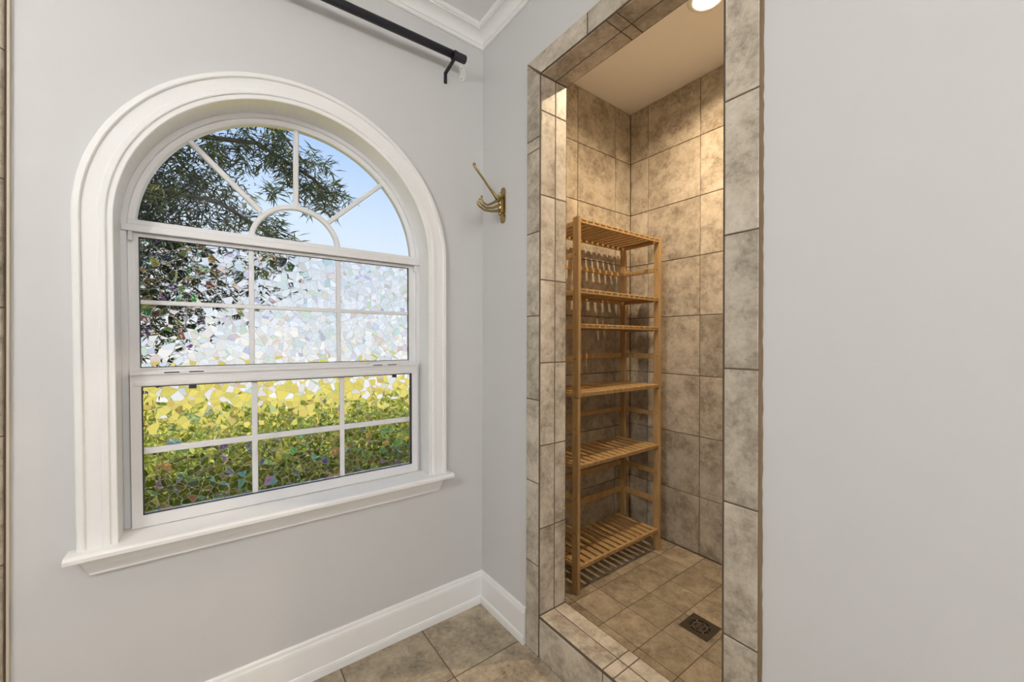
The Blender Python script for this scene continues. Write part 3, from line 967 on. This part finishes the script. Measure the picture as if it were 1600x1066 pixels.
for i in range(8):
    a = math.pi * 2 * i / 8
    bm = bmesh.new()
    add_box(bm, 0.002, 0.0405, -0.0022, 0.0022, 0.0, 0.0014)
    bmesh.ops.rotate(bm, verts=bm.verts, cent=(0, 0, 0), matrix=Matrix.Rotation(a, 3, 'Z'))
    bmesh.ops.translate(bm, verts=bm.verts, vec=(dcx, dcy, SF + 0.0008))
    bobj('grate_bar', bm, M['steel' if i % 2 else 'bronze'], drain)

# ------------------------------------------------------------------ recessed lamp in the shower ceiling
LPX, LPY = 0.640, -0.760
lamp = empty('recessed_light', (LPX, LPY, SC))
tag(lamp, 'round white recessed lamp glowing in the shower ceiling', 'ceiling lamp')
bm = bmesh.new()
add_lathe(bm, [(0.0505, -0.0035), (0.052, -0.009), (0.060, -0.0135), (0.066, -0.0145), (0.074, -0.012), (0.081, -0.005), (0.082, 0.0)], (LPX, LPY, SC), 'z', 40)
bobj('trim_ring', bm, M['white_metal'], lamp, True)
bm = bmesh.new()
add_lathe(bm, [(0.050, -0.004), (0.047, -0.0075), (0.030, -0.0095), (0.0001, -0.010)], (LPX, LPY, SC), 'z', 32)
bobj('lens', bm, M['lens'], lamp, True)
ld = bpy.data.lights.new('downlight', 'AREA')
ld.shape = 'DISK'; ld.size = 0.035; ld.energy = 18.0; ld.spread = math.radians(150); ld.color = (1.0, 0.765, 0.505)
lo_ = bpy.data.objects.new('downlight', ld); COL.objects.link(lo_)
lo_.parent = lamp; lo_.location = (0, 0, -0.016)

# ------------------------------------------------------------------ vanity lamp and added fill globe behind the camera
van = empty('vanity_light', (-0.80, ROOM_Y0, 2.08))
tag(van, 'four-globe vanity light on the wall behind the camera', 'wall lamp')
box('back_plate', M['white_metal'], -1.30, -0.30, ROOM_Y0 + 0.0005, ROOM_Y0 + 0.03, 2.02, 2.12, 0.006, van)
for i in range(4):
    x = -1.18 + 0.253 * i
    bm = bmesh.new(); add_lathe(bm, [(0.028, 0.03), (0.028, 0.05), (0.02, 0.06)], (x, ROOM_Y0, 2.07), 'y', 16)
    arm_ = bobj('socket', bm, M['white_metal'], van)
    bm = bmesh.new(); bmesh.ops.create_uvsphere(bm, u_segments=20, v_segments=12, radius=0.07, matrix=Matrix.Translation((x, ROOM_Y0 + 0.125, 2.07)))
    bobj('globe', bm, M['globe'], van, True)
cl = empty('fill_globe_light', (-2.45, -1.60, CEIL))  # unseen hanging globe, added to brighten the ceiling and walls
tag(cl, 'unseen hanging globe added as fill light behind the camera', 'fill light')
bm = bmesh.new(); add_lathe(bm, [(0.06, 0.0), (0.06, -0.015), (0.012, -0.03)], (-2.45, -1.60, CEIL), 'z', 24)
bobj('canopy', bm, M['white_metal'], cl)
bm = bmesh.new(); add_tube(bm, [(-2.45, -1.60, CEIL - 0.03), (-2.45, -1.60, 2.43)], 0.006, 8)
bobj('stem', bm, M['white_metal'], cl)
bm = bmesh.new(); bmesh.ops.create_uvsphere(bm, u_segments=28, v_segments=16, radius=0.13, matrix=Matrix.Translation((-2.45, -1.60, 2.30)))
bobj('globe', bm, M['fill_globe'], cl, True)

# ------------------------------------------------------------------ garden
GZ = -0.25
lawn = box('lawn', M['lawn'], -30, 40, 2.2, 15.0, GZ - 0.05, GZ - 0.002)
tag(lawn, 'sunlit yellow-green lawn beyond the hedge', 'lawn', kind='stuff')
bed = box('flower_bed', M['soil'], -9, 9, 0.18, 2.2, GZ - 0.05, GZ - 0.002)
tag(bed, 'dark planting bed under the hedge along the house', 'bed', kind='stuff')
drive = box('driveway', M['concrete'], -60, 90, 15.0, 120.0, GZ - 0.05, GZ)
tag(drive, 'pale concrete driveway far beyond the lawn', 'driveway', kind='stuff')

def leaf_verts(verts, faces, base, d, up, L, W):
    s = d.cross(up)
    if s.length < 1e-4: s = d.cross(Vector((1, 0, 0)))
    s.normalize(); n = s.cross(d)
    k = len(verts)
    verts += [base, base + d * L * 0.45 + s * W / 2 + n * W * 0.15, base + d * L - n * L * 0.06, base + d * L * 0.45 - s * W / 2 + n * W * 0.15]
    faces.append((k, k + 1, k + 2, k + 3))

hedge = empty('clipped_hedge', (-0.6, 1.35, GZ))
tag(hedge, 'clipped green hedge running below the window outside', 'hedge')
bm = bmesh.new()
for i in range(70):
    add_tube(bm, [(-4 + 0.1 * i, 1.3 + 0.2 * random.random(), GZ), (-4 + 0.1 * i + random.uniform(-.1, .1), 1.3 + random.uniform(-.25, .25), 0.6)], 0.008, 5)
st = bobj('stems', bm, M['bark'], hedge); st['kind'] = 'stuff'
verts, faces = [], []
rg = random.Random(11)
for i in range(26000):
    x = rg.uniform(-4.2, 3.2)
    if rg.random() < 0.55:
        y = rg.uniform(0.95, 1.08); z = rg.uniform(-0.15, 0.73)
    else:
        y = rg.uniform(0.95, 1.85); z = rg.uniform(0.62, 0.74)
    z += 0.035 * math.sin(x * 3.1) * math.sin(y * 5 + x)
    d = Vector((rg.gauss(0, 1), rg.gauss(-0.5, 1), rg.gauss(0.5, 1))).normalized()
    leaf_verts(verts, faces, Vector((x, y, z)), d, Vector((rg.gauss(0, 1), rg.gauss(0, 1), 1)), rg.uniform(0.035, 0.065), rg.uniform(0.018, 0.03))
me = bpy.data.meshes.new('hedge_foliage'); me.from_pydata([tuple(v) for v in verts], [], faces)
fo = link_mesh('foliage', me, M['hedge'], hedge); fo['kind'] = 'stuff'
bm = bmesh.new(); add_box(bm, -4.2, 3.2, 1.09, 1.8, GZ, 0.62, 0.05)
bobj('hedge_core', bm, M['hedge'], hedge)

# tree with long narrow leaves, hanging in from the left
tree = empty('yew_pine_tree', (-2.9, 3.9, GZ))
tag(tree, 'dark leafy tree with narrow leaves hanging in at the upper left outside', 'tree')
bm = bmesh.new()
add_tube(bm, [(-2.9, 3.9, GZ), (-2.85, 3.88, 0.8), (-2.75, 3.85, 2.0), (-2.6, 3.8, 3.2), (-2.45, 3.75, 4.6)], [0.17, 0.14, 0.12, 0.10, 0.05], 12)
bobj('trunk', bm, M['bark'], tree, True)
branches = [[(-2.7, 3.82, 2.3), (-2.1, 3.5, 2.9), (-1.4, 3.2, 3.15), (-0.7, 3.05, 3.2), (-0.2, 3.0, 2.95), (0.05, 3.0, 2.75)],
            [(-2.75, 3.85, 2.0), (-2.2, 3.4, 2.35), (-1.6, 3.15, 2.6), (-1.0, 3.05, 2.55), (-0.6, 3.0, 2.3), (-0.42, 3.0, 2.1)],
            [(-2.6, 3.8, 3.2), (-2.0, 3.3, 3.5), (-1.2, 3.1, 3.5), (-0.5, 3.0, 3.35), (-0.25, 3.0, 3.05)],
            [(-2.8, 3.87, 1.4), (-2.4, 3.5, 1.8), (-1.9, 3.25, 1.9), (-1.45, 3.1, 1.75), (-1.2, 3.05, 1.5)],
            [(-2.8, 3.87, 1.7), (-2.3, 3.4, 2.1), (-1.7, 3.2, 2.15), (-1.2, 3.1, 2.0), (-0.95, 3.0, 1.8)],
            [(-2.82, 3.87, 1.0), (-2.4, 3.5, 1.3), (-1.9, 3.3, 1.3), (-1.5, 3.2, 1.15)]]
for b in branches:
    bm = bmesh.new(); add_tube(bm, b, [0.035 * (1 - i / len(b)) + 0.003 for i in range(len(b))], 6)
    bobj('branch', bm, M['bark'], tree, True)
def spray_mesh(seed, mat, n=34, L=0.105):
    r = random.Random(seed)
    vs_, fs_ = [], []
    for i in range(n):
        t = i / n
        ax = Vector((r.gauss(0, .02), r.gauss(0, .02), -0.12 * t))
        a = r.uniform(0, 2 * math.pi)
        d = Vector((math.cos(a), math.sin(a), r.uniform(-0.9, 0.5) - t * 0.4)).normalized()
        leaf_verts(vs_, fs_, ax, d, Vector((r.gauss(0, .6), r.gauss(0, .6), 1)), L * r.uniform(0.7, 1.2), 0.0125)
    me = bpy.data.meshes.new('leaf_spray'); me.from_pydata([tuple(v) for v in vs_], [], fs_)
    me.materials.append(mat)
    return me
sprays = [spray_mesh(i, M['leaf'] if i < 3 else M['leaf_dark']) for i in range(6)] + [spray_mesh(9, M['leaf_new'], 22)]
rt = random.Random(5)
def add_spray(p, sc=1.0):
    k = rt.random()
    me = sprays[6] if k < 0.05 else sprays[rt.randrange(6)]
    o = bpy.data.objects.new('leaf_spray', me); COL.objects.link(o)
    o.parent = tree
    o.location = Vector(p) - tree.location
    o.rotation_euler = (rt.uniform(-.5, .5), rt.uniform(-.5, .5), rt.uniform(0, 6.28))
    s = sc * rt.uniform(0.9, 1.5); o.scale = (s, s, s)
def branch_point(b, t):
    q = t * (len(b) - 1); i = min(int(q), len(b) - 2)
    return Vector(b[i]).lerp(Vector(b[i + 1]), q - i)
cnt = 0
pts_all = []
# sprays that hang in front of the sky
for b, n in zip(branches, (66, 66, 44, 44, 46, 30)):
    for i in range(n):
        t = rt.random() ** 1.15
        p = branch_point(b, 0.25 + 0.75 * t)
        s = 0.20 * (1.15 - t) + 0.075
        p += Vector((rt.gauss(0, s), rt.gauss(0, s), rt.gauss(-0.05, s * 0.8)))
        add_spray(p); cnt += 1
# inner mass of the crown: leaves beyond counting
verts, faces = [], []
for i in range(27000):
    x = -1.35 + rt.gauss(-0.6, 0.65); z = 2.4 + rt.gauss(0, 0.8); y = 3.6 + rt.gauss(0, 0.35)
    lim = -1.15 + 0.6 * (z - 1.9) if z < 3.0 else -0.49
    if x > lim - abs(rt.gauss(0, 0.25)) or z < 0.9: continue
    d = Vector((rt.gauss(0, 1), rt.gauss(0, 1), rt.gauss(-0.3, 1))).normalized()
    leaf_verts(verts, faces, Vector((x, y, z)), d, Vector((rt.gauss(0, 1), rt.gauss(0, 1), 1)), rt.uniform(0.07, 0.12), 0.016)
me = bpy.data.meshes.new('inner_foliage'); me.from_pydata([tuple(v) for v in verts], [], faces)
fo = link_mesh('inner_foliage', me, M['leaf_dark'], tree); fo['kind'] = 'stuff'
